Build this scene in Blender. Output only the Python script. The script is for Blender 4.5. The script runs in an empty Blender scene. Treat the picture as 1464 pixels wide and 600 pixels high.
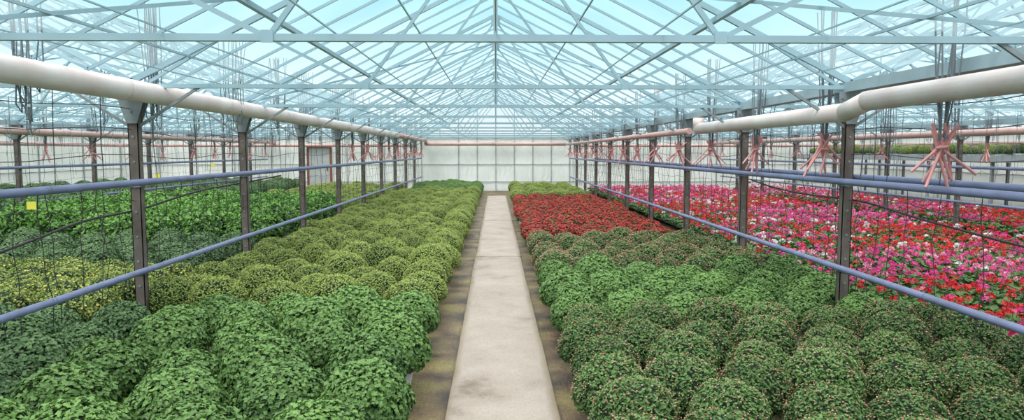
import bpy, math, random
from mathutils import Vector, Matrix, noise
random.seed(7)
R=random.random
U=random.uniform
scn=bpy.context.scene
COL=scn.collection
try:
    scn.view_settings.view_transform='Standard'
except Exception: pass

# ---------------------------------------------------------------- helpers
def link(o,parent=None):
    COL.objects.link(o)
    if parent is not None: o.parent=parent
    return o
def empty(name):
    e=bpy.data.objects.new(name,None); e.empty_display_size=.2
    return link(e)
def mesh_obj(name,V,F,mats,midx=None,parent=None,smooth=False,cols=None):
    me=mk_mesh(name,V,F,mats,midx,smooth,cols)
    return link(bpy.data.objects.new(name,me),parent)
def mk_mesh(name,V,F,mats,midx=None,smooth=False,cols=None):
    me=bpy.data.meshes.new(name)
    me.from_pydata([tuple(v) for v in V],[],F)
    for m in mats: me.materials.append(m)
    if midx: me.polygons.foreach_set('material_index',midx)
    if smooth: me.polygons.foreach_set('use_smooth',[True]*len(me.polygons))
    if cols:
        a=me.attributes.new('tint','FLOAT','FACE')
        a.data.foreach_set('value',cols)
    me.update()
    return me
class MB:
    def __init__(s): s.V=[];s.F=[];s.M=[]
    def quadbox(s,c8,m=0):
        b=len(s.V); s.V+=c8
        for f in ((0,3,2,1),(4,5,6,7),(0,1,5,4),(1,2,6,5),(2,3,7,6),(3,0,4,7)):
            s.F.append(tuple(b+i for i in f)); s.M.append(m)
    def box(s,x0,x1,y0,y1,z0,z1,m=0):
        s.quadbox([Vector(p) for p in ((x0,y0,z0),(x1,y0,z0),(x1,y1,z0),(x0,y1,z0),(x0,y0,z1),(x1,y0,z1),(x1,y1,z1),(x0,y1,z1))],m)
    def beam(s,p0,p1,w,h,m=0,up=Vector((0,0,1))):
        p0=Vector(p0);p1=Vector(p1);d=(p1-p0).normalized()
        if abs(d.dot(up))>.98: up=Vector((0,1,0))
        a=d.cross(up).normalized()*w/2; b=a.cross(d).normalized()*h/2
        s.quadbox([p0-a-b,p0+a-b,p0+a+b,p0-a+b,p1-a-b,p1+a-b,p1+a+b,p1-a+b],m)
    def cyl(s,p0,p1,r0,r1=None,n=10,m=0,cap=True):
        if r1 is None:r1=r0
        p0=Vector(p0);p1=Vector(p1);d=(p1-p0).normalized()
        up=Vector((0,0,1)) if abs(d.z)<.95 else Vector((0,1,0))
        a=d.cross(up).normalized(); b=a.cross(d).normalized()
        k=len(s.V)
        for p,r in((p0,r0),(p1,r1)):
            for i in range(n):
                t=2*math.pi*i/n; s.V.append(p+a*math.cos(t)*r+b*math.sin(t)*r)
        for i in range(n):
            j=(i+1)%n
            s.F.append((k+i,k+j,k+n+j,k+n+i)); s.M.append(m)
        if cap:
            s.F.append(tuple(k+i for i in range(n))[::-1]); s.M.append(m)
            s.F.append(tuple(k+n+i for i in range(n))); s.M.append(m)
    def obj(s,name,mats,parent=None,smooth=False):
        return mesh_obj(name,s.V,s.F,mats,s.M,parent,smooth)
    def mesh(s,name,mats,smooth=False):
        return mk_mesh(name,s.V,s.F,mats,s.M,smooth)

def curve_data(name,splines,mats,res=3):
    cu=bpy.data.curves.new(name,'CURVE'); cu.dimensions='3D'
    cu.bevel_depth=1.0; cu.bevel_resolution=1; cu.resolution_u=res
    cu.use_fill_caps=True
    for m in mats: cu.materials.append(m)
    for pts,r,mi in splines:
        s=cu.splines.new('POLY'); s.points.add(len(pts)-1)
        for i,p in enumerate(pts):
            s.points[i].co=(p[0],p[1],p[2],1); s.points[i].radius=r
        s.material_index=mi
    return cu

# ---------------------------------------------------------------- materials
def newmat(name):
    m=bpy.data.materials.new(name); m.use_nodes=True
    nt=m.node_tree; b=nt.nodes['Principled BSDF']
    return m,nt,b
def plain(name,col,rough=.5,metal=0,var=.12,scale=4.0,dirt=None):
    m,nt,b=newmat(name)
    b.inputs['Roughness'].default_value=rough; b.inputs['Metallic'].default_value=metal
    tc=nt.nodes.new('ShaderNodeTexCoord'); nz=nt.nodes.new('ShaderNodeTexNoise')
    nz.inputs['Scale'].default_value=scale; nz.inputs['Detail'].default_value=5
    nt.links.new(tc.outputs['Object'],nz.inputs['Vector'])
    cr=nt.nodes.new('ShaderNodeValToRGB')
    d=dirt or tuple(c*(1-var*2) for c in col)
    cr.color_ramp.elements[0].position=.3;cr.color_ramp.elements[0].color=(*d,1)
    cr.color_ramp.elements[1].position=.65;cr.color_ramp.elements[1].color=(*col,1)
    nt.links.new(nz.outputs['Fac'],cr.inputs['Fac']); nt.links.new(cr.outputs['Color'],b.inputs['Base Color'])
    return m
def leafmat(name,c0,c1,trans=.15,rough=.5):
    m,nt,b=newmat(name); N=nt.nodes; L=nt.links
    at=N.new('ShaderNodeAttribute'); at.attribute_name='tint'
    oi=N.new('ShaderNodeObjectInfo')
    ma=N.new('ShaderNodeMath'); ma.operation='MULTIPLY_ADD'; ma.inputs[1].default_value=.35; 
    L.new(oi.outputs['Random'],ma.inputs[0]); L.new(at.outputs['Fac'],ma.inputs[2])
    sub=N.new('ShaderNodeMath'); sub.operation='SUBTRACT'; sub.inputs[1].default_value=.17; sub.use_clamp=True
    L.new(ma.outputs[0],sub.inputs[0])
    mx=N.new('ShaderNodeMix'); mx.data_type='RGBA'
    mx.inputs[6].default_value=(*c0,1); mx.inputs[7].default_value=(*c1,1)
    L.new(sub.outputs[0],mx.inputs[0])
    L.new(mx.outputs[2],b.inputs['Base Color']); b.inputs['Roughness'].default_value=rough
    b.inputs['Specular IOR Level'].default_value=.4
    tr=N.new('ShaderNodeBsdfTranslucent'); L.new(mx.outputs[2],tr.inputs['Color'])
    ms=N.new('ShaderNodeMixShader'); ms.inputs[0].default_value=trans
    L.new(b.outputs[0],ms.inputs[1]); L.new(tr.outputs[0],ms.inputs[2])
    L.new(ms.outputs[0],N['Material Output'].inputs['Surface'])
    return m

M_truss=plain('haze_tinted_roof_steel',(.33,.48,.54),.5,0,.08,2)  # steel lightened to pale blue-grey, overhead haze put into the base colour
M_gut=plain('gutter_steel',(.32,.42,.46),.5,0,.12,3)
M_post=plain('weathered_brown_steel',(.18,.145,.125),.6,.1,.2,6,(.10,.075,.065))
M_brk=plain('galvanised_bracket',(.27,.31,.32),.5,.2,.15,6)
M_blue=plain('blue_painted_pipe',(.20,.23,.38),.45,0,.1,5,(.15,.17,.27))
M_white=plain('white_insulated_pipe',(.76,.69,.66),.5,0,.07,3,(.68,.55,.52))
M_salmon=plain('salmon_pipe',(.60,.38,.34),.5,0,.08,3)
M_wire=plain('dark_wire',(.045,.04,.04),.6,0,.1,5)
M_hose=plain('grey_hose',(.17,.20,.22),.6,0,.1,5)
M_pink=plain('pink_rubber_tube',(.74,.33,.32),.5,0,.1,9)
M_pot=plain('white_plastic_pot',(.82,.84,.86),.4,0,.06,5)
M_yellow=plain('yellow_sticky_card',(.85,.75,.10),.5,0,.05,5)
M_rust=plain('rusty_stake',(.28,.08,.05),.7,0,.15,8)
M_bench=plain('grey_bench_metal',(.35,.37,.38),.6,0,.1,4)
M_frame=plain('wall_frame_grey',(.50,.51,.50),.6,0,.1,4)
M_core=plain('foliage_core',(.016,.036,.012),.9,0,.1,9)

L_dark=leafmat('leaf_dark_green',(.03,.085,.018),(.20,.35,.085))
L_blue=leafmat('leaf_bluish_green',(.028,.07,.022),(.15,.26,.095))
L_yel=leafmat('leaf_yellow_green',(.07,.13,.018),(.38,.47,.11))
L_olive=leafmat('leaf_olive_green',(.03,.08,.018),(.17,.285,.08))
L_bright=leafmat('leaf_bright_green',(.035,.12,.015),(.20,.40,.075))
L_ger=leafmat('leaf_geranium',(.035,.09,.02),(.13,.26,.065))
F_bud=leafmat('bud_reddish',(.40,.11,.08),(.70,.38,.30),.1)
F_ybud=leafmat('bud_yellow_green',(.34,.38,.08),(.60,.62,.20),.1)
F_red=leafmat('petal_red',(.24,.01,.01),(.50,.045,.03),.1)
F_hot=leafmat('petal_scarlet',(.55,.01,.02),(.82,.035,.045),.15)
F_mag=leafmat('petal_magenta',(.62,.02,.20),(.90,.10,.40),.15)
F_lpk=leafmat('petal_light_pink',(.80,.22,.36),(.92,.45,.55),.15)
F_wht=leafmat('petal_white',(.75,.72,.72),(.92,.88,.88),.15)
F_yel=leafmat('petal_yellow',(.42,.38,.05),(.66,.58,.14),.15)

# ---------------------------------------------------------------- plants
def rand_dir(zmin):
    z=U(zmin,1); t=U(0,2*math.pi); r=math.sqrt(max(0,1-z*z))
    return Vector((r*math.cos(t),r*math.sin(t),z))
LOBE=[(0,0,0),(0,.5,.0),(0,1,-.12),(.22,.16,.05),(.17,.36,.03),(.44,.55,.07),(.24,.72,.02)]
def lobed(V,F,M,C,p,d,n,L,W,m,c):
    s=d.cross(n).normalized(); n=s.cross(d).normalized(); b=len(V)
    for x,y,z in LOBE: V.append(p+s*(x*W)+d*(y*L)+n*(z*L))
    for x,y,z in LOBE[3:]: V.append(p-s*(x*W)+d*(y*L)+n*(z*L))
    for f in ((0,3,4,1),(1,4,5,6),(1,6,2),(0,1,8,7),(1,10,9,8),(1,2,10)):
        F.append(tuple(b+i for i in f)); M.append(m); C.append(c)
def simple(V,F,M,C,p,d,n,L,W,m,c):
    s=d.cross(n).normalized(); n=s.cross(d).normalized(); b=len(V)
    V+= [p,p+d*L*.45+s*W/2+n*L*.08,p+d*L-n*L*.1,p+d*L*.45-s*W/2+n*L*.08]
    F.append((b,b+1,b+2)); F.append((b,b+2,b+3)); M.extend((m,m)); C.extend((c,c))
def octa(V,F,M,C,p,r,m,c,flat=.8):
    b=len(V)
    V+=[p+Vector((r,0,0)),p+Vector((0,r,0)),p-Vector((r,0,0)),p-Vector((0,r,0)),p+Vector((0,0,r*flat)),p-Vector((0,0,r*flat))]
    for i in range(4):
        F.append((b+i,b+(i+1)%4,b+4)); F.append((b+(i+1)%4,b+i,b+5)); M.extend((m,m)); C.extend((c,c))
def blossom(V,F,M,C,p,n,r,m,c,k=6):
    a=n.orthogonal().normalized(); bb=n.cross(a)
    t0=U(0,6)
    for i in range(k):
        t=t0+2*math.pi*i/k; d=(a*math.cos(t)+bb*math.sin(t)+n*.35).normalized()
        s=d.cross(n).normalized(); b=len(V)
        V.extend([p,p+d*r*.7+s*r*.42,p+d*r*1.05,p+d*r*.7-s*r*.42])
        F.append((b,b+1,b+2,b+3)); M.append(m); C.append(min(1,max(0,c+U(-.2,.2))))
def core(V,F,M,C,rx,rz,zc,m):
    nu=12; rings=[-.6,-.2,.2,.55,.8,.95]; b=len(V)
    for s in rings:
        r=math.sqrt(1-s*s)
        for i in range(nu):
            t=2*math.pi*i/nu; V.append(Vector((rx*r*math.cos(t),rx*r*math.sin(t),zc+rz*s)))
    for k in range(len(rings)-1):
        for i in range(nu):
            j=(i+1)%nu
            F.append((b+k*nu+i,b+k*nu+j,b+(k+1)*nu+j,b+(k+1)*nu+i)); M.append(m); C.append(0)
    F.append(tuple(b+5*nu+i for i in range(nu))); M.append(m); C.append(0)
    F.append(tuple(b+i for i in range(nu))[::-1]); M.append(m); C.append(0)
def add_pot(V,F,M,C,m,r=.155,h=.21):
    b=len(V); n=16; prof=[(0,r*.78),(h*.86,r),(h*.86,r*1.08),(h,r*1.08),(h,r*.9)]
    for z,rr in prof:
        for i in range(n):
            t=2*math.pi*i/n; V.append(Vector((rr*math.cos(t),rr*math.sin(t),z)))
    for k in range(len(prof)-1):
        for i in range(n):
            j=(i+1)%n; F.append((b+k*n+i,b+k*n+j,b+(k+1)*n+j,b+(k+1)*n+i)); M.append(m); C.append(.5)
    F.append(tuple(b+i for i in range(n))[::-1]); M.append(m); C.append(.5)
def bush(name,rx,rz,zc,nl,L,W,kind,lm,nb=0,br=.012,bm=None,seed=0,stick=.35,blos=False,lump=.05,zmin=-.45,dmin=.88,budz=-.1):
    random.seed(seed); V=[];F=[];M=[];C=[]
    mats=[lm,M_core,M_pot]+([bm] if bm else [])
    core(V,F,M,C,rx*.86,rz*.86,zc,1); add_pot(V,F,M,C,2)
    off=Vector((seed*3.1,0,0))
    def surf(d):
        k=1+lump*2*noise.noise(d*2.6+off)+lump*noise.noise(d*6+off)
        rr=1.0 if d.z>0 else 1-.45*d.z*d.z
        return Vector((d.x*rx*k*rr,d.y*rx*k*rr,zc+d.z*rz*k))
    for i in range(nl):
        d=rand_dir(zmin); dep=U(dmin,1.02); p=surf(d)
        p=Vector((p.x*dep,p.y*dep,zc+(p.z-zc)*dep))
        nrm=Vector((d.x/rx,d.y/rx,d.z/rz)).normalized()
        rt=Vector((U(-1,1),U(-1,1),U(-1,.5))); tg=(rt-nrm*rt.dot(nrm)).normalized()
        dd=(tg+nrm*U(0,stick*2)).normalized()
        nn=(nrm+Vector((U(-.4,.4),U(-.4,.4),U(-.1,.6)))).normalized()
        l=L*U(.7,1.2); c=min(1,max(0,.25+(dep-.95)*2.5+U(-.2,.25)+d.z*.36))  # young tips lighter; bright dome top and darker underside also painted into tint
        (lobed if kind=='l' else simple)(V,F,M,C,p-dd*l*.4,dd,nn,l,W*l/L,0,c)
    for i in range(nb):
        d=rand_dir(budz); p=surf(d)*1.0; p.z+=br*.8; p.x*=1.02;p.y*=1.02
        if blos: blossom(V,F,M,C,p,(d+Vector((0,0,.5))).normalized(),br*U(.7,1.2),3,R())
        else: octa(V,F,M,C,p,br*U(.6,1.2),3,R())
    return mk_mesh(name,V,F,mats,M,False,C)

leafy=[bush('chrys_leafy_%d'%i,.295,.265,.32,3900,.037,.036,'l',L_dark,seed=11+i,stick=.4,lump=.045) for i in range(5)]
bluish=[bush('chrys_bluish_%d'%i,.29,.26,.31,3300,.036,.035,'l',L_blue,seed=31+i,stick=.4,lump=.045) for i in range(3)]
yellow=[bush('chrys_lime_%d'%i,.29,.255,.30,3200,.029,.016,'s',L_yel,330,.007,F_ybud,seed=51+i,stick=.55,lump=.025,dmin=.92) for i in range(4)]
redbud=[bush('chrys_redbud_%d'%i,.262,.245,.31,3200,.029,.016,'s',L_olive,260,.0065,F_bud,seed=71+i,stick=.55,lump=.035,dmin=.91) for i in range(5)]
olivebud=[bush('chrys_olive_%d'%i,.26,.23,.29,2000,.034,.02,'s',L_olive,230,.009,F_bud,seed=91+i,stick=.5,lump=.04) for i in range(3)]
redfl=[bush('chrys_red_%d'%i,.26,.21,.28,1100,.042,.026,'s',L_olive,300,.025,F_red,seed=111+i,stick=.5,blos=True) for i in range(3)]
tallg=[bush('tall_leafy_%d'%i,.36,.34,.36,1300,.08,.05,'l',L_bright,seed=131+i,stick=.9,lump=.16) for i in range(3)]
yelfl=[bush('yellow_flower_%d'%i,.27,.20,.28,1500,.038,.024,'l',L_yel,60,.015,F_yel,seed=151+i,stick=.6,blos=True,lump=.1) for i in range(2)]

def geranium(name,weights,seed):
    random.seed(seed); V=[];F=[];M=[];C=[]
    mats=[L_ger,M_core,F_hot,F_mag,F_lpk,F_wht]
    for i in range(560):
        x=U(-.52,.52);y=U(-.52,.52); h=.20+.07*noise.noise(Vector((x*4+seed,y*4,0)))
        z=h-abs(random.gauss(0,.05)); p=Vector((x,y,z))
        n=Vector((U(-.6,.6),U(-.6,.6),1)).normalized(); a=n.orthogonal().normalized(); bb=n.cross(a)
        r=U(.022,.042); b=len(V); V.append(p-n*r*.25)
        for k in range(7):
            t=2*math.pi*k/7+i; V.append(p+(a*math.cos(t)+bb*math.sin(t))*r)
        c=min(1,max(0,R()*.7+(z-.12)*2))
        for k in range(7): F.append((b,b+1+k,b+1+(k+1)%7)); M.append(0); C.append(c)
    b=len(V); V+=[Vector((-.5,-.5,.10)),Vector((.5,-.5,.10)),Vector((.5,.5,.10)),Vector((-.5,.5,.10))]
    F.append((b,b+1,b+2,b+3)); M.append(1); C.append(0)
    g=5
    for ix in range(g):
        for iy in range(g):
          m=random.choices([2,3,4,5],weights)[0]
          for q in range(2 if R()<.4 else 1):
            if R()<.15: continue
            x=-.5+(ix+U(.05,.95))/g; y=-.5+(iy+U(.05,.95))/g
            z=.27+U(-.04,.07); hr=U(.032,.052); c0=U(.1,.8)
            s=Vector((x,y,z)); b=len(V); V+=[s+Vector((.003,0,0)),s-Vector((.003,0,0)),s+Vector((-.003,0,-.16)),s+Vector((.003,0,-.16))]
            F.append((b,b+1,b+2,b+3)); M.append(0); C.append(.8)
            for k in range(14):
                d=rand_dir(-.2); blossom(V,F,M,C,s+Vector((d.x*hr,d.y*hr,d.z*hr*.65)),d,.018,m,c0+U(-.2,.2),4)
    return mk_mesh(name,V,F,mats,M,False,C)
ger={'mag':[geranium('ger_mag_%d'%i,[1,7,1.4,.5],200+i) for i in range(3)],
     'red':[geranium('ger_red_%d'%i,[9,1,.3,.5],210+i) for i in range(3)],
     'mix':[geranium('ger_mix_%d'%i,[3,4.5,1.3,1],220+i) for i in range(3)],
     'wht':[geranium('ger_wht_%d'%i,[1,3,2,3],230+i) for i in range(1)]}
random.seed(99)
ys=[1.1+3*k for k in range(-1,12)]
def nearpost(x,y,r):
    for gx in(-3.6,3.6,-10.8,10.8):
        if abs(x-gx)<r:
            for yy in ys:
                if abs(y-yy)<r: return True
    return False
def bed(name,meshes,x0,x1,y0,y1,sp,child,scale=1.0,jit=.04,base=0,zs=1.0,rag=0):
    e=empty(name); nx=max(1,round((x1-x0)/sp)); ny=max(1,round((y1-y0)/(sp*.97)))
    for j in range(ny):
        for i in range(nx):
            o2=(sp*.22 if j%2 else -sp*.22)
            if (i==0 or i==nx-1): o2*=.3
            x=x0+(i+.5)*(x1-x0)/nx+o2+U(-jit,jit)
            y=y0+(j+.5)*(y1-y0)/ny+U(-jit,jit)
            if base==0 and nearpost(x,y,.26): continue
            o=bpy.data.objects.new(child,random.choice(meshes)); o.location=(x,y,base)
            o.rotation_euler=(U(-.06,.06),U(-.06,.06),U(0,6.28)); s=scale*U(.90,1.06); o.scale=(s,s,s*zs*U(.92,1.08))
            if base==0: o.rotation_euler[0]=0;o.rotation_euler[1]=0
            link(o,e)
    return e
bed('leafy_chrysanthemum_bed',leafy,-3.0,-.58,2.1,7.0,.615,'chrysanthemum')
bed('bluish_chrysanthemum_bed',bluish,-4.85,-3.07,2.4,6.6,.61,'chrysanthemum')
bed('lime_chrysanthemum_bed',yellow,-3.75,-.56,7.1,27.5,.625,'chrysanthemum')
bed('far_green_chrysanthemum_bed',leafy,-3.4,-.56,27.6,33,.62,'chrysanthemum')
bed('red_budded_chrysanthemum_bed',redbud,.53,4.15,2.1,6.4,.535,'chrysanthemum')
bed('leafy_green_chrysanthemum_bed',leafy,.53,4.0,6.5,9.0,.57,'chrysanthemum',scale=.92)
bed('budding_chrysanthemum_bed',olivebud,.53,3.7,9.1,12.6,.54,'chrysanthemum')
bed('red_chrysanthemum_bed',redfl,.53,3.45,12.7,23,.55,'chrysanthemum')
bed('far_lime_chrysanthemum_bed',yellow,.53,3.3,23.8,32.5,.62,'chrysanthemum')
# left bay
bed('bright_leafy_seedling_bed',tallg,-7.5,-5.0,4.8,6.5,.58,'leafy_plant',scale=.75)
bed('yellow_flower_bed',yelfl,-7.8,-4.05,6.7,9.5,.50,'yellow_flower_plant')
bed('green_chrysanthemum_bed',bluish,-9.5,-4.05,9.7,12.4,.58,'chrysanthemum',scale=.95)
bed('tall_leafy_bed',tallg,-10.4,-4.3,12.9,19.5,.66,'leafy_plant',scale=1.15)
bed('olive_chrysanthemum_bed',yellow,-8.0,-4.15,20.5,32,.66,'chrysanthemum')
bed('far_leafy_bed',bluish,-10.3,-8.5,20.3,32,.75,'leafy_plant',scale=1.3)
bed('far_side_leafy_bed',bluish,-17.2,-11.3,20.3,32,.75,'leafy_plant',scale=1.3)
bed('side_leafy_bed',bluish,-17.2,-11.3,12.5,19.5,.75,'leafy_plant',scale=1.3)
def gbed(name,x0,x1,y0,y1):
    e=empty(name); nx=int((x1-x0)/.98); ny=int((y1-y0)/.98)
    for j in range(ny):
        for i in range(nx):
            x=x0+(i+.5)*.98;y=y0+(j+.5)*.98
            v=noise.noise(Vector((x*.16,y*.36,2.0)))+U(-.1,.1)
            k='red' if v>.10 else ('mag' if v<-.12 else ('mix' if R()<.85 else 'wht'))
            o=bpy.data.objects.new('geranium_clump',random.choice(ger[k])); o.location=(x,y,0)
            o.rotation_euler=(0,0,random.choice((0,1,2,3))*math.pi/2); s=U(1.0,1.05); o.scale=(s,s,U(.95,1.2)); link(o,e)
gbed('geranium_bed',4.35,10.4,3.5,33)
gbed('geranium_side_bed',11.1,14.1,9,33)

# ---------------------------------------------------------------- floor, path
def soilmat():
    m,nt,b=newmat('wet_soil'); N=nt.nodes;L=nt.links
    tc=N.new('ShaderNodeTexCoord')
    n1=N.new('ShaderNodeTexNoise'); n1.inputs['Scale'].default_value=2.2; n1.inputs['Detail'].default_value=9
    n2=N.new('ShaderNodeTexNoise'); n2.inputs['Scale'].default_value=35; n2.inputs['Detail'].default_value=6
    L.new(tc.outputs['Object'],n1.inputs[0]);L.new(tc.outputs['Object'],n2.inputs[0])
    cr=N.new('ShaderNodeValToRGB'); e=cr.color_ramp.elements
    e[0].position=.36;e[0].color=(.055,.035,.02,1); e[1].position=.68;e[1].color=(.27,.22,.07,1)
    x=e.new(.5); x.color=(.16,.105,.05,1)
    L.new(n1.outputs['Fac'],cr.inputs[0])
    mx=N.new('ShaderNodeMix');mx.data_type='RGBA';mx.blend_type='MULTIPLY';mx.inputs[0].default_value=.7
    L.new(cr.outputs[0],mx.inputs[6]);
    c2=N.new('ShaderNodeValToRGB'); c2.color_ramp.elements[0].position=.3;c2.color_ramp.elements[0].color=(.4,.4,.4,1);c2.color_ramp.elements[1].position=.65
    L.new(n2.outputs['Fac'],c2.inputs[0]);L.new(c2.outputs[0],mx.inputs[7])
    L.new(mx.outputs[2],b.inputs['Base Color']); b.inputs['Roughness'].default_value=.55
    bp=N.new('ShaderNodeBump');bp.inputs['Strength'].default_value=.5;bp.inputs['Distance'].default_value=.02
    L.new(n2.outputs['Fac'],bp.inputs['Height']);L.new(bp.outputs[0],b.inputs['Normal'])
    return m
def concmat():
    m,nt,b=newmat('worn_concrete'); N=nt.nodes;L=nt.links
    tc=N.new('ShaderNodeTexCoord')
    n1=N.new('ShaderNodeTexNoise'); n1.inputs['Scale'].default_value=1.6; n1.inputs['Detail'].default_value=10;n1.inputs['Roughness'].default_value=.65
    n2=N.new('ShaderNodeTexNoise'); n2.inputs['Scale'].default_value=60; n2.inputs['Detail'].default_value=4
    L.new(tc.outputs['Object'],n1.inputs[0]);L.new(tc.outputs['Object'],n2.inputs[0])
    cr=N.new('ShaderNodeValToRGB'); e=cr.color_ramp.elements
    e[0].position=.3;e[0].color=(.20,.155,.11,1); e[1].position=.62;e[1].color=(.40,.34,.285,1)
    x=e.new(.42); x.color=(.34,.28,.23,1)
    L.new(n1.outputs['Fac'],cr.inputs[0])
    c2=N.new('ShaderNodeValToRGB'); c2.color_ramp.elements[0].position=.3;c2.color_ramp.elements[0].color=(.75,.73,.7,1);c2.color_ramp.elements[1].position=.55
    mx=N.new('ShaderNodeMix');mx.data_type='RGBA';mx.blend_type='MULTIPLY';mx.inputs[0].default_value=.8
    L.new(n2.outputs['Fac'],c2.inputs[0]);L.new(cr.outputs[0],mx.inputs[6]);L.new(c2.outputs[0],mx.inputs[7])
    sx=N.new('ShaderNodeSeparateXYZ');L.new(tc.outputs['Object'],sx.inputs[0])
    sh=N.new('ShaderNodeMath');sh.operation='SUBTRACT';sh.inputs[1].default_value=.04;L.new(sx.outputs['X'],sh.inputs[0])
    ab=N.new('ShaderNodeMath');ab.operation='ABSOLUTE';L.new(sh.outputs[0],ab.inputs[0])
    ad=N.new('ShaderNodeMath');ad.operation='MULTIPLY_ADD';ad.inputs[1].default_value=.16;L.new(n1.outputs['Fac'],ad.inputs[0]);L.new(ab.outputs[0],ad.inputs[2])
    mr=N.new('ShaderNodeMapRange');mr.inputs[1].default_value=.42;mr.inputs[2].default_value=.50;L.new(ad.outputs[0],mr.inputs[0])
    m2=N.new('ShaderNodeMix');m2.data_type='RGBA';m2.inputs[7].default_value=(.17,.125,.065,1)
    L.new(mr.outputs[0],m2.inputs[0]);L.new(mx.outputs[2],m2.inputs[6])
    L.new(m2.outputs[2],b.inputs['Base Color']); b.inputs['Roughness'].default_value=.75
    bp=N.new('ShaderNodeBump');bp.inputs['Strength'].default_value=.3;bp.inputs['Distance'].default_value=.006
    L.new(n2.outputs['Fac'],bp.inputs['Height']);L.new(bp.outputs[0],b.inputs['Normal'])
    return m
mb=MB(); mb.box(-18.2,18.2,-4,34.3,-.1,0); mb.obj('floor',[soilmat()])
mb=MB(); random.seed(4)
y=-2.0
while y<29.5:
    l=U(2.6,3.4); a=U(-.008,.008)
    mb.box(-.365+a,.445+a,y,min(y+l-.012,29.6),0,.045+U(-.004,.004)); y+=l
o=mb.obj('concrete_walkway',[concmat()])
bv=o.modifiers.new('bevel','BEVEL'); bv.width=.008; bv.segments=2

# ---------------------------------------------------------------- walls
def wallmat():
    m,nt,b=newmat('white_plastic_sheet'); N=nt.nodes;L=nt.links
    tc=N.new('ShaderNodeTexCoord'); n1=N.new('ShaderNodeTexNoise'); n1.inputs['Scale'].default_value=.6;n1.inputs['Detail'].default_value=8
    L.new(tc.outputs['Object'],n1.inputs[0])
    cr=N.new('ShaderNodeValToRGB');e=cr.color_ramp.elements
    e[0].position=.3;e[0].color=(.66,.66,.60,1);e[1].position=.65;e[1].color=(.90,.90,.86,1)
    L.new(n1.outputs['Fac'],cr.inputs[0]);L.new(cr.outputs[0],b.inputs['Base Color'])
    b.inputs['Roughness'].default_value=.5
    w=N.new('ShaderNodeTexWave');w.inputs['Scale'].default_value=1.2;w.inputs['Distortion'].default_value=6
    L.new(tc.outputs['Object'],w.inputs[0])
    bp=N.new('ShaderNodeBump');bp.inputs['Strength'].default_value=.4;bp.inputs['Distance'].default_value=.06
    L.new(w.outputs['Fac'],bp.inputs['Height']);L.new(bp.outputs[0],b.inputs['Normal'])
    tr=N.new('ShaderNodeBsdfTranslucent');tr.inputs['Color'].default_value=(.95,.95,.92,1)
    ms=N.new('ShaderNodeMixShader');ms.inputs[0].default_value=.45
    L.new(b.outputs[0],ms.inputs[1]);L.new(tr.outputs[0],ms.inputs[2]);L.new(ms.outputs[0],N['Material Output'].inputs[0])
    return m
M_wall=wallmat()
EAVE=2.6; RIDGE=4.4; BACK=34.1
mb=MB(); mb.box(-18,18,BACK,BACK+.04,0,EAVE); mb.obj('wall_back',[M_wall])
mb=MB(); mb.box(-18.05,-18,-3,BACK,0,EAVE); mb.obj('wall_left',[M_wall])
mb=MB(); mb.box(18,18.05,-3,BACK,0,EAVE); mb.obj('wall_right',[M_wall])
mb=MB()
x=-18
while x<=18.01:
    mb.box(x-.03,x+.03,BACK-.05,BACK-.001,0,EAVE); x+=.9 if abs(x)<3.5 else 1.8
for z in (.45,1.3,2.55): mb.box(-18,18,BACK-.05,BACK-.001,z-.02,z+.02)
for s in (-1,1):
    yy=-2
    while yy<BACK:
        mb.box(s*17.97-.025,s*17.97+.025,yy-.025,yy+.025,0,EAVE); yy+=3
    for z in (1.1,2.5): mb.box(s*17.97-.02,s*17.97+.02,-3,BACK,z-.02,z+.02)
mb.obj('trim_wall_frame',[M_frame])
mb=MB(); mb.box(-9.1,-9.0,BACK-.14,BACK-.06,0,2.1,0); mb.box(-8.0,-7.9,BACK-.14,BACK-.06,0,2.1,0); mb.box(-9.1,-7.9,BACK-.14,BACK-.06,2.1,2.2,0)
mb.box(-9.0,-8.0,BACK-.11,BACK-.06,0,2.1,1); mb.box(-8.15,-8.1,BACK-.16,BACK-.11,1.0,1.15,0)
mb.obj('door_1',[M_rust,M_frame])

# ---------------------------------------------------------------- roof
def truss_mesh():
    mb=MB(); sl=(RIDGE-EAVE)/3.6
    mb.beam((-3.6,0,2.55),(3.6,0,2.55),.045,.04)
    for s in(-1,1):
        mb.beam((s*3.6,0,EAVE),(0,0,RIDGE),.04,.055)
        mb.beam((s*3.5,0,2.55),(s*2.5,0,EAVE+1.1*sl),.025,.03)
        mb.beam((s*1.3,0,2.55),(s*2.5,0,EAVE+1.1*sl),.025,.03)
        mb.beam((s*1.3,0,2.55),(0,0,RIDGE-.1),.025,.03)
        mb.box(s*1.3-.035,s*1.3+.035,-.03,-.022,2.52,2.59)
    mb.beam((0,0,2.55),(0,0,RIDGE),.025,.025)
    mb.box(-.08,.08,-.035,-.025,RIDGE-.2,RIDGE-.02)
    return mb.mesh('truss',[M_truss])
TM=truss_mesh()
frame=empty('greenhouse_roof_frame')
bays=(-14.4,-7.2,0,7.2,14.4)
for bx in bays:
    for yy in ys:
        o=bpy.data.objects.new('truss',TM); o.location=(bx,yy,0); link(o,frame)
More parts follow.
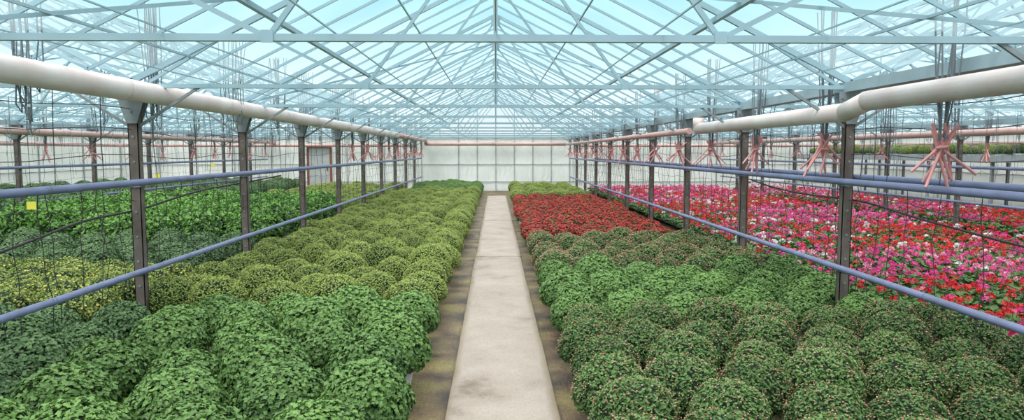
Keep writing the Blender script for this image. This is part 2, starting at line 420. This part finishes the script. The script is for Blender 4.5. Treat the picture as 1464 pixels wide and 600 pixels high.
for bx in bays:
    mb=MB(); y0,y1=-2,BACK
    mb.beam((bx,y0,RIDGE),(bx,y1,RIDGE),.06,.06)
    for s in(-1,1):
        for f,w in((.33,.02),(.62,.05),(.84,.02)):
            mb.beam((bx+s*3.6*f,y0,RIDGE-(RIDGE-EAVE)*f-.05),(bx+s*3.6*f,y1,RIDGE-(RIDGE-EAVE)*f-.05),w,w)
        yy=-1.9+.75
        while yy<BACK:
            if abs((yy-1.1)/3-round((yy-1.1)/3))>.05:
                mb.beam((bx+s*3.6,yy,EAVE+.03),(bx,yy,RIDGE+.03),.018,.03)
            yy+=.75
        for k,yy in enumerate((4.1,10.1,16.1,22.1)):
            mb.beam((bx+s*3.5,yy,EAVE+.0),(bx+s*.1,yy+6,RIDGE-.08),.03,.03)
    for q in range(-3,4):
        mb.beam((bx+q*.95,y0,2.60),(bx+q*.95,y1,2.60),.008,.008)
    mb.obj('purlins_and_glazing_bars',[M_truss],frame)
mb=MB()
for bx in bays:
    for q in range(-3,4):
        xx=q*.9; mb.beam((bx+xx,BACK,EAVE),(bx+xx,BACK,RIDGE-.5*abs(xx)),.04,.04)
    mb.beam((bx-3.6,BACK,EAVE),(bx+3.6,BACK,EAVE),.06,.08)
    for s in(-1,1): mb.beam((bx+s*3.6,BACK,EAVE),(bx,BACK,RIDGE),.06,.08)
mb.obj('gable_studs',[M_truss],frame)
def glassmat():
    m,nt,b=newmat('hazy_glazing'); N=nt.nodes;L=nt.links
    t=N.new('ShaderNodeBsdfTransparent'); t.inputs[0].default_value=(.97,.99,1,1)
    tr=N.new('ShaderNodeBsdfTranslucent'); tr.inputs[0].default_value=(.72,.90,.95,1)
    ms=N.new('ShaderNodeMixShader'); tc=N.new('ShaderNodeTexCoord'); n=N.new('ShaderNodeTexNoise')
    n.inputs['Scale'].default_value=.5;n.inputs['Detail'].default_value=3; L.new(tc.outputs['Object'],n.inputs[0])
    mr=N.new('ShaderNodeMapRange');mr.inputs[1].default_value=.35;mr.inputs[2].default_value=.7;mr.inputs[3].default_value=.12;mr.inputs[4].default_value=.24
    L.new(n.outputs['Fac'],mr.inputs[0]);L.new(mr.outputs[0],ms.inputs[0]);L.new(t.outputs[0],ms.inputs[1]);L.new(tr.outputs[0],ms.inputs[2])
    L.new(ms.outputs[0],N['Material Output'].inputs[0]); return m
V=[];F=[]
for bx in bays:
    for s in(-1,1):
        b=len(V); V+=[(bx+s*3.6,-2,EAVE+.06),(bx,-2,RIDGE+.06),(bx,BACK,RIDGE+.06),(bx+s*3.6,BACK,EAVE+.06)]; F.append((b,b+1,b+2,b+3))
    b=len(V); V+=[(bx-3.6,BACK+.02,EAVE),(bx+3.6,BACK+.02,EAVE),(bx,BACK+.02,RIDGE)];F.append((b,b+1,b+2))
mesh_obj('ceiling',V,F,[glassmat()])
for gx in (-10.8,-3.6,3.6,10.8):
    mb=MB(); mb.box(gx-.07,gx+.07,-2,BACK,2.50,2.52)
    for s in(-1,1):
        mb.beam((gx+s*.07,-2,2.55),(gx+s*.07,BACK,2.55),.01,.10)
    mb.obj('roof_gutter',[M_gut])

# ---------------------------------------------------------------- posts
def post_mesh():
    mb=MB(); w=.05
    mb.box(-w,w,-.035,-.028,0,2.42); mb.box(-w,-w+.008,-.035,.045,0,2.42); mb.box(w-.008,w,-.035,.045,0,2.42)
    mb.box(-w,-w+.03,.038,.045,0,2.42); mb.box(w-.03,w,.038,.045,0,2.42)
    for z in (.3,.55,.8,1.05,1.3,1.55,1.8,2.05): mb.cyl((0,-.034,z),(0,-.042,z),.013,n=8,m=1)
    for z in (.72,1.6): mb.box(-.06,.06,-.05,.05,z-.05,z-.035,1)
    def pr(y0,y1):
        a=[(-.05,2.18),(.05,2.18),(.13,2.42),(.13,2.5),(-.13,2.5),(-.13,2.42)]; b=len(mb.V)
        mb.V+= [Vector((x,y0,z)) for x,z in a]+[Vector((x,y1,z)) for x,z in a]; n=6
        mb.F.append(tuple(b+i for i in range(n)));mb.M.append(1);mb.F.append(tuple(b+n+i for i in range(n))[::-1]);mb.M.append(1)
        for i in range(n): mb.F.append((b+i,b+n+i,b+n+(i+1)%n,b+(i+1)%n));mb.M.append(1)
    pr(-.055,-.04); pr(.046,.06)
    for s in(-1,1):
        mb.beam((s*.04,0,2.15),(s*.65,0,2.54),.02,.028,1)
    for p in((-.1,2.44),(.1,2.44),(0,2.3)): mb.cyl((p[0],-.055,p[1]),(p[0],-.07,p[1]),.014,n=8,m=1)
    return mb.mesh('post',[M_post,M_brk])
PM=post_mesh()
for gx in (-3.6,3.6,-10.8,10.8):
    for yy in ys:
        if yy>33.5: continue
        o=bpy.data.objects.new('steel_post',PM);o.location=(gx,yy,0);link(o)

# ---------------------------------------------------------------- pipes
def pipe(name,pts,r,mat,collar=None):
    mb=MB()
    for i in range(len(pts)-1):
        mb.cyl(pts[i],pts[i+1],r,r,16)
        if i>0:
            p=Vector(pts[i])
            for k in range(6):
                a0=-math.pi/2+math.pi*k/6;a1=a0+math.pi/6
                mb.cyl(p+Vector((0,0,math.sin(a0)*r)),p+Vector((0,0,math.sin(a1)*r)),max(.001,math.cos(a0)*r),max(.001,math.cos(a1)*r),16,cap=False)
    if collar:
        a=Vector(pts[0]);b=Vector(pts[1]);L=(b-a).length;t=collar/2
        while t<L:
            p=a+(b-a)*t/L;q=a+(b-a)*(t+.05)/L; mb.cyl(p,q,r*1.05,r*1.05,16);t+=collar
    o=mb.obj(name,[mat],smooth=False)
    me=o.data
    me.polygons.foreach_set('use_smooth',[len(p.vertices)==4 for p in me.polygons])
    return o
PX=3.36
pipe('heating_pipe',[(-PX,-2,2.47),(-PX,24,2.46)],.10,M_white,2.4)
pipe('heating_pipe',[(-PX,24,2.46),(-PX,BACK-.3,2.44),(-PX,BACK-.3,2.27),(0,BACK-.3,2.27),(PX,BACK-.3,2.27)],.08,M_salmon)
pipe('heating_pipe',[(PX,-2,2.37),(PX,6.3,2.36),(PX,6.7,2.28),(PX,11.6,2.28),(PX,11.6,2.46)],.09,M_white,2.4)
pipe('heating_pipe',[(PX+.02,12.2,2.26),(PX+.02,BACK-.5,2.26)],.055,M_salmon,3)
for gx,z in((-10.55,2.35),(10.55,2.32),(-17.5,2.2),(17.5,2.2)):
    pipe('heating_pipe',[(gx,-2,z),(gx,BACK-.3,z)],.08,M_salmon,3)
for a in (-1,1):
    pipe('heating_pipe',[(a*4,BACK-.3,2.2),(a*17.4,BACK-.3,2.2)],.07,M_salmon)
    pipe('blue_rail_pipe',[(a*3.5,-2,.72),(a*3.5,BACK-1,.72)],.030,M_blue,3)
    pipe('blue_rail_pipe',[(a*3.5,-2,1.60),(a*3.5,BACK-1,1.60)],.033,M_blue,3)
    pipe('blue_rail_pipe',[(a*10.7,-2,1.55),(a*10.7,BACK-1,1.55)],.035,M_blue,3)
    pipe('blue_rail_pipe',[(a*10.7,-2,.75),(a*10.7,BACK-1,.75)],.03,M_blue,3)
pipe('blue_rail_pipe',[(3.72,-2,1.64),(3.72,26,1.64)],.032,M_blue,3)

# ---------------------------------------------------------------- wires
random.seed(21)
for gx in(-3.62,3.62,-10.8,10.8):
    sp=[]; near=abs(gx)<5; step=.24 if near else .5
    y=3.0
    while y<33:
        yy=y+U(-.06,.06); pts=[]; dr=U(-.06,.06)
        for k in range(6):
            pts.append((gx+U(-.03,.03),yy+U(-.04,.04)+dr*k*.5,.45+k*.235))
        if R()<.85: sp.append((pts,.0034 if near else .003,0))
        if R()<.45: sp.append(([(gx,yy,1.6),(gx+U(-.04,.04),yy+U(-.1,.1),2.1),(gx,yy+U(-.05,.05),2.55)],.0035,0))
        y+=step
    for z in(.95,1.2,1.42):
        pts=[];y=2
        while y<33: pts.append((gx+U(-.02,.02),y,z+U(-.04,.04)));y+=.35
        sp.append((pts,.003,0))
    for z in (1.85,2.1,2.3):
        pts=[];y=-1
        while y<33: pts.append((gx+U(-.01,.01),y,z+.03*math.sin(y*2.1)));y+=.5
        sp.append((pts,.004,0))
    link(bpy.data.objects.new('wire_trellis',curve_data('wire_trellis',sp,[M_wire])))
# thin strings hanging from the roof wires over the side bays
sp=[]
for s in(-1,1):
    for k in range(230):
        x=s*U(4.4,17);y=U(8,33);z0=U(1.1,2.1)
        if abs(y-round((y-9)/2)*2-9)>.5: y=round((y-9)/2)*2+9+U(-.2,.2)
        sp.append(([(x,y,2.6),(x+U(-.03,.03),y+U(-.03,.03),(2.6+z0)/2),(x+U(-.04,.04),y,z0)],.0038,0))
link(bpy.data.objects.new('hanging_strings',curve_data('hanging_strings',sp,[M_hose])))
def hose(name,pts,r,mat):
    cu=bpy.data.curves.new(name,'CURVE');cu.dimensions='3D';cu.bevel_depth=r;cu.bevel_resolution=2;cu.materials.append(mat)
    s=cu.splines.new('NURBS');s.points.add(len(pts)-1)
    for i,p in enumerate(pts): s.points[i].co=(*p,1)
    s.use_endpoint_u=True;s.order_u=4
    return link(bpy.data.objects.new(name,cu))
hose('drip_hose',[(-3.66,3,1.05),(-3.66,4.6,1.1),(-3.66,5.5,1.18),(-3.66,6.3,1.32),(-3.66,7.2,1.28),(-3.66,8.6,1.45),(-3.66,10,1.44),(-3.66,12,1.5)],.012,M_wire)
hose('drip_hose',[(3.68,3,1.2),(3.68,4.6,1.22),(3.68,5.3,1.28),(3.68,6.2,1.33),(3.68,7.1,1.45),(3.68,8.6,1.36),(3.68,10,1.5)],.010,M_wire)

# ---------------------------------------------------------------- hose bundles
def bundle(seed,pink=True,n=9):
    random.seed(seed); sp=[]
    for i in range(n):
        tx=U(-.10,.10);ty=U(-.12,.12)
        if pink:
            kz=2.0+U(-.02,.03)
            sp.append(([(tx,ty,3.35),(tx*.9+U(-.02,.02),ty*.9,2.9),(tx*.7+U(-.02,.02),ty*.7,2.5),(tx*.3,ty*.3,kz+.12),(tx*.3,ty*.2,kz)],.0065,0))
        else:
            a=U(-.06,.06);zz=U(2.12,2.4)
            sp.append(([(tx,ty,3.35),(tx+a,ty,2.9),(tx*.8,ty+a,2.5),(tx*.7,ty*.7,zz+.05),(tx*.7+.02,ty*.7,zz),(tx*.7+.05,ty*.7+.03,zz+.06),(tx*.8+.04,ty*.8,2.7),(tx+a+.06,ty+.02,3.35)],.0055,0))
    if pink:
        for i in range(8):
            sg=1 if i%2 else -1
            ex=sg*U(.05,.28); ey=U(-.10,.10); ln=U(.24,.38)
            cx=U(-.04,.04); cz=1.93+U(-.05,.05)
            k=.4 if i<6 else .15
            sp.append(([(cx-ex*k,-ey*.4,cz+.14),(cx,0,cz),(cx+ex,ey,cz-ln*(.9 if abs(ex)<.18 else .7))],.0115,1))
        sp.append(([(-.035,-.03,1.93),(.035,-.03,1.92),(.035,.03,1.93),(-.035,.03,1.94)],.012,1))
    return curve_data('hose_bundle_%d'%seed,sp,[M_hose,M_pink])
PB=[bundle(300+i) for i in range(5)]
NB=[bundle(320+i,False,6) for i in range(3)]
random.seed(5)
hb=empty('hanging_hose_bundles')
y=1.45
while y<33:
    o=bpy.data.objects.new('bundle',random.choice(PB));o.location=(3.42,y,0);o.rotation_euler=(0,0,U(-.4,.4)+random.choice((0,math.pi)));link(o,hb)
    o=bpy.data.objects.new('bundle',random.choice(NB if y<15 else PB));o.location=(-3.42,y-.05,0);o.rotation_euler=(0,0,U(0,6));link(o,hb)
    for gx in(-10.6,10.6):
        if y>5:
            o=bpy.data.objects.new('bundle',random.choice(PB));o.location=(gx,y+U(-.3,.3),0);o.rotation_euler=(0,0,U(0,6));link(o,hb)
    y+=1.93
for gx in (-7.2,7.2,-14.2,14.2):
    y=9
    while y<33:
        o=bpy.data.objects.new('bundle',random.choice(NB));o.location=(gx,y+U(-.3,.3),0);o.rotation_euler=(0,0,U(0,6));link(o,hb);y+=2

# ---------------------------------------------------------------- small things
def sticky(x,y,z):
    mb=MB(); mb.box(x-.06,x+.06,y-.002,y+.002,z-.05,z+.05,0); mb.cyl((x,y,z+.05),(x,y,2.55),.003,n=5,m=1); mb.obj('yellow_sticky_trap',[M_yellow,M_wire])
sticky(-5.9,9.0,1.22); sticky(-8.6,18,1.3); sticky(-8.6,21.5,1.5)
for x,y,z in((4.15,8.2,1.5),(4.1,11.3,1.55)):
    mb=MB(); mb.cyl((x,y,0),(x,y,z),.017,n=8); mb.cyl((x,y,z),(x,y,z+.02),.028,n=8); mb.box(x-.05,x+.05,y-.012,y+.012,z-.16,z-.13); mb.obj('rusty_stake',[M_rust])
mb=MB(); mb.box(14.3,17.2,16,33,1.62,1.70)
for yy in range(17,34,3):
    for xx in(14.4,17.1): mb.box(xx-.04,xx+.04,yy-.04,yy+.04,0,1.62)
mb.box(14.25,14.3,16,33,1.6,1.8)
mb.obj('raised_bench',[M_bench])
random.seed(8)
bed('bench_plants',olivebud+yellow,14.6,17.0,16.3,32.8,.62,'bench_plant',base=1.702,scale=.8)

# ---------------------------------------------------------------- light & world
w=bpy.data.worlds.new('sky');scn.world=w;w.use_nodes=True;nt=w.node_tree;N=nt.nodes;L=nt.links
bg=N['Background'];tc=N.new('ShaderNodeTexCoord');sx=N.new('ShaderNodeSeparateXYZ');L.new(tc.outputs['Generated'],sx.inputs[0])
cr=N.new('ShaderNodeValToRGB');e=cr.color_ramp.elements
e[0].position=0;e[0].color=(.92,.96,.96,1);e[1].position=1;e[1].color=(1,1,1,1)
for p,c in((.05,(.84,.94,.96,1)),(.12,(.58,.85,.92,1)),(.21,(.30,.70,.82,1)),(.34,(.36,.74,.84,1)),(.5,(.95,.98,1,1))):
    x=e.new(p);x.color=c
L.new(sx.outputs['Z'],cr.inputs[0]);L.new(cr.outputs[0],bg.inputs['Color'])
mr=N.new('ShaderNodeMapRange');mr.inputs[1].default_value=.35;mr.inputs[2].default_value=.7;mr.inputs[3].default_value=1.0;mr.inputs[4].default_value=2.6
L.new(sx.outputs['Z'],mr.inputs[0]);L.new(mr.outputs[0],bg.inputs['Strength'])
sd=bpy.data.lights.new('sun','SUN');sd.energy=2.2;sd.angle=math.radians(20);sd.color=(1,.97,.92)
so=bpy.data.objects.new('sun',sd);so.rotation_euler=(math.radians(28),math.radians(-18),0);link(so)

# ---------------------------------------------------------------- camera
cd=bpy.data.cameras.new('camera');cd.lens=36*1000/1464;cd.sensor_width=36;cd.clip_end=300
co=bpy.data.objects.new('camera',cd);co.location=(0,0,1.9)
co.rotation_euler=(math.radians(90-4.75),0,math.radians(-1.32));link(co);scn.camera=co
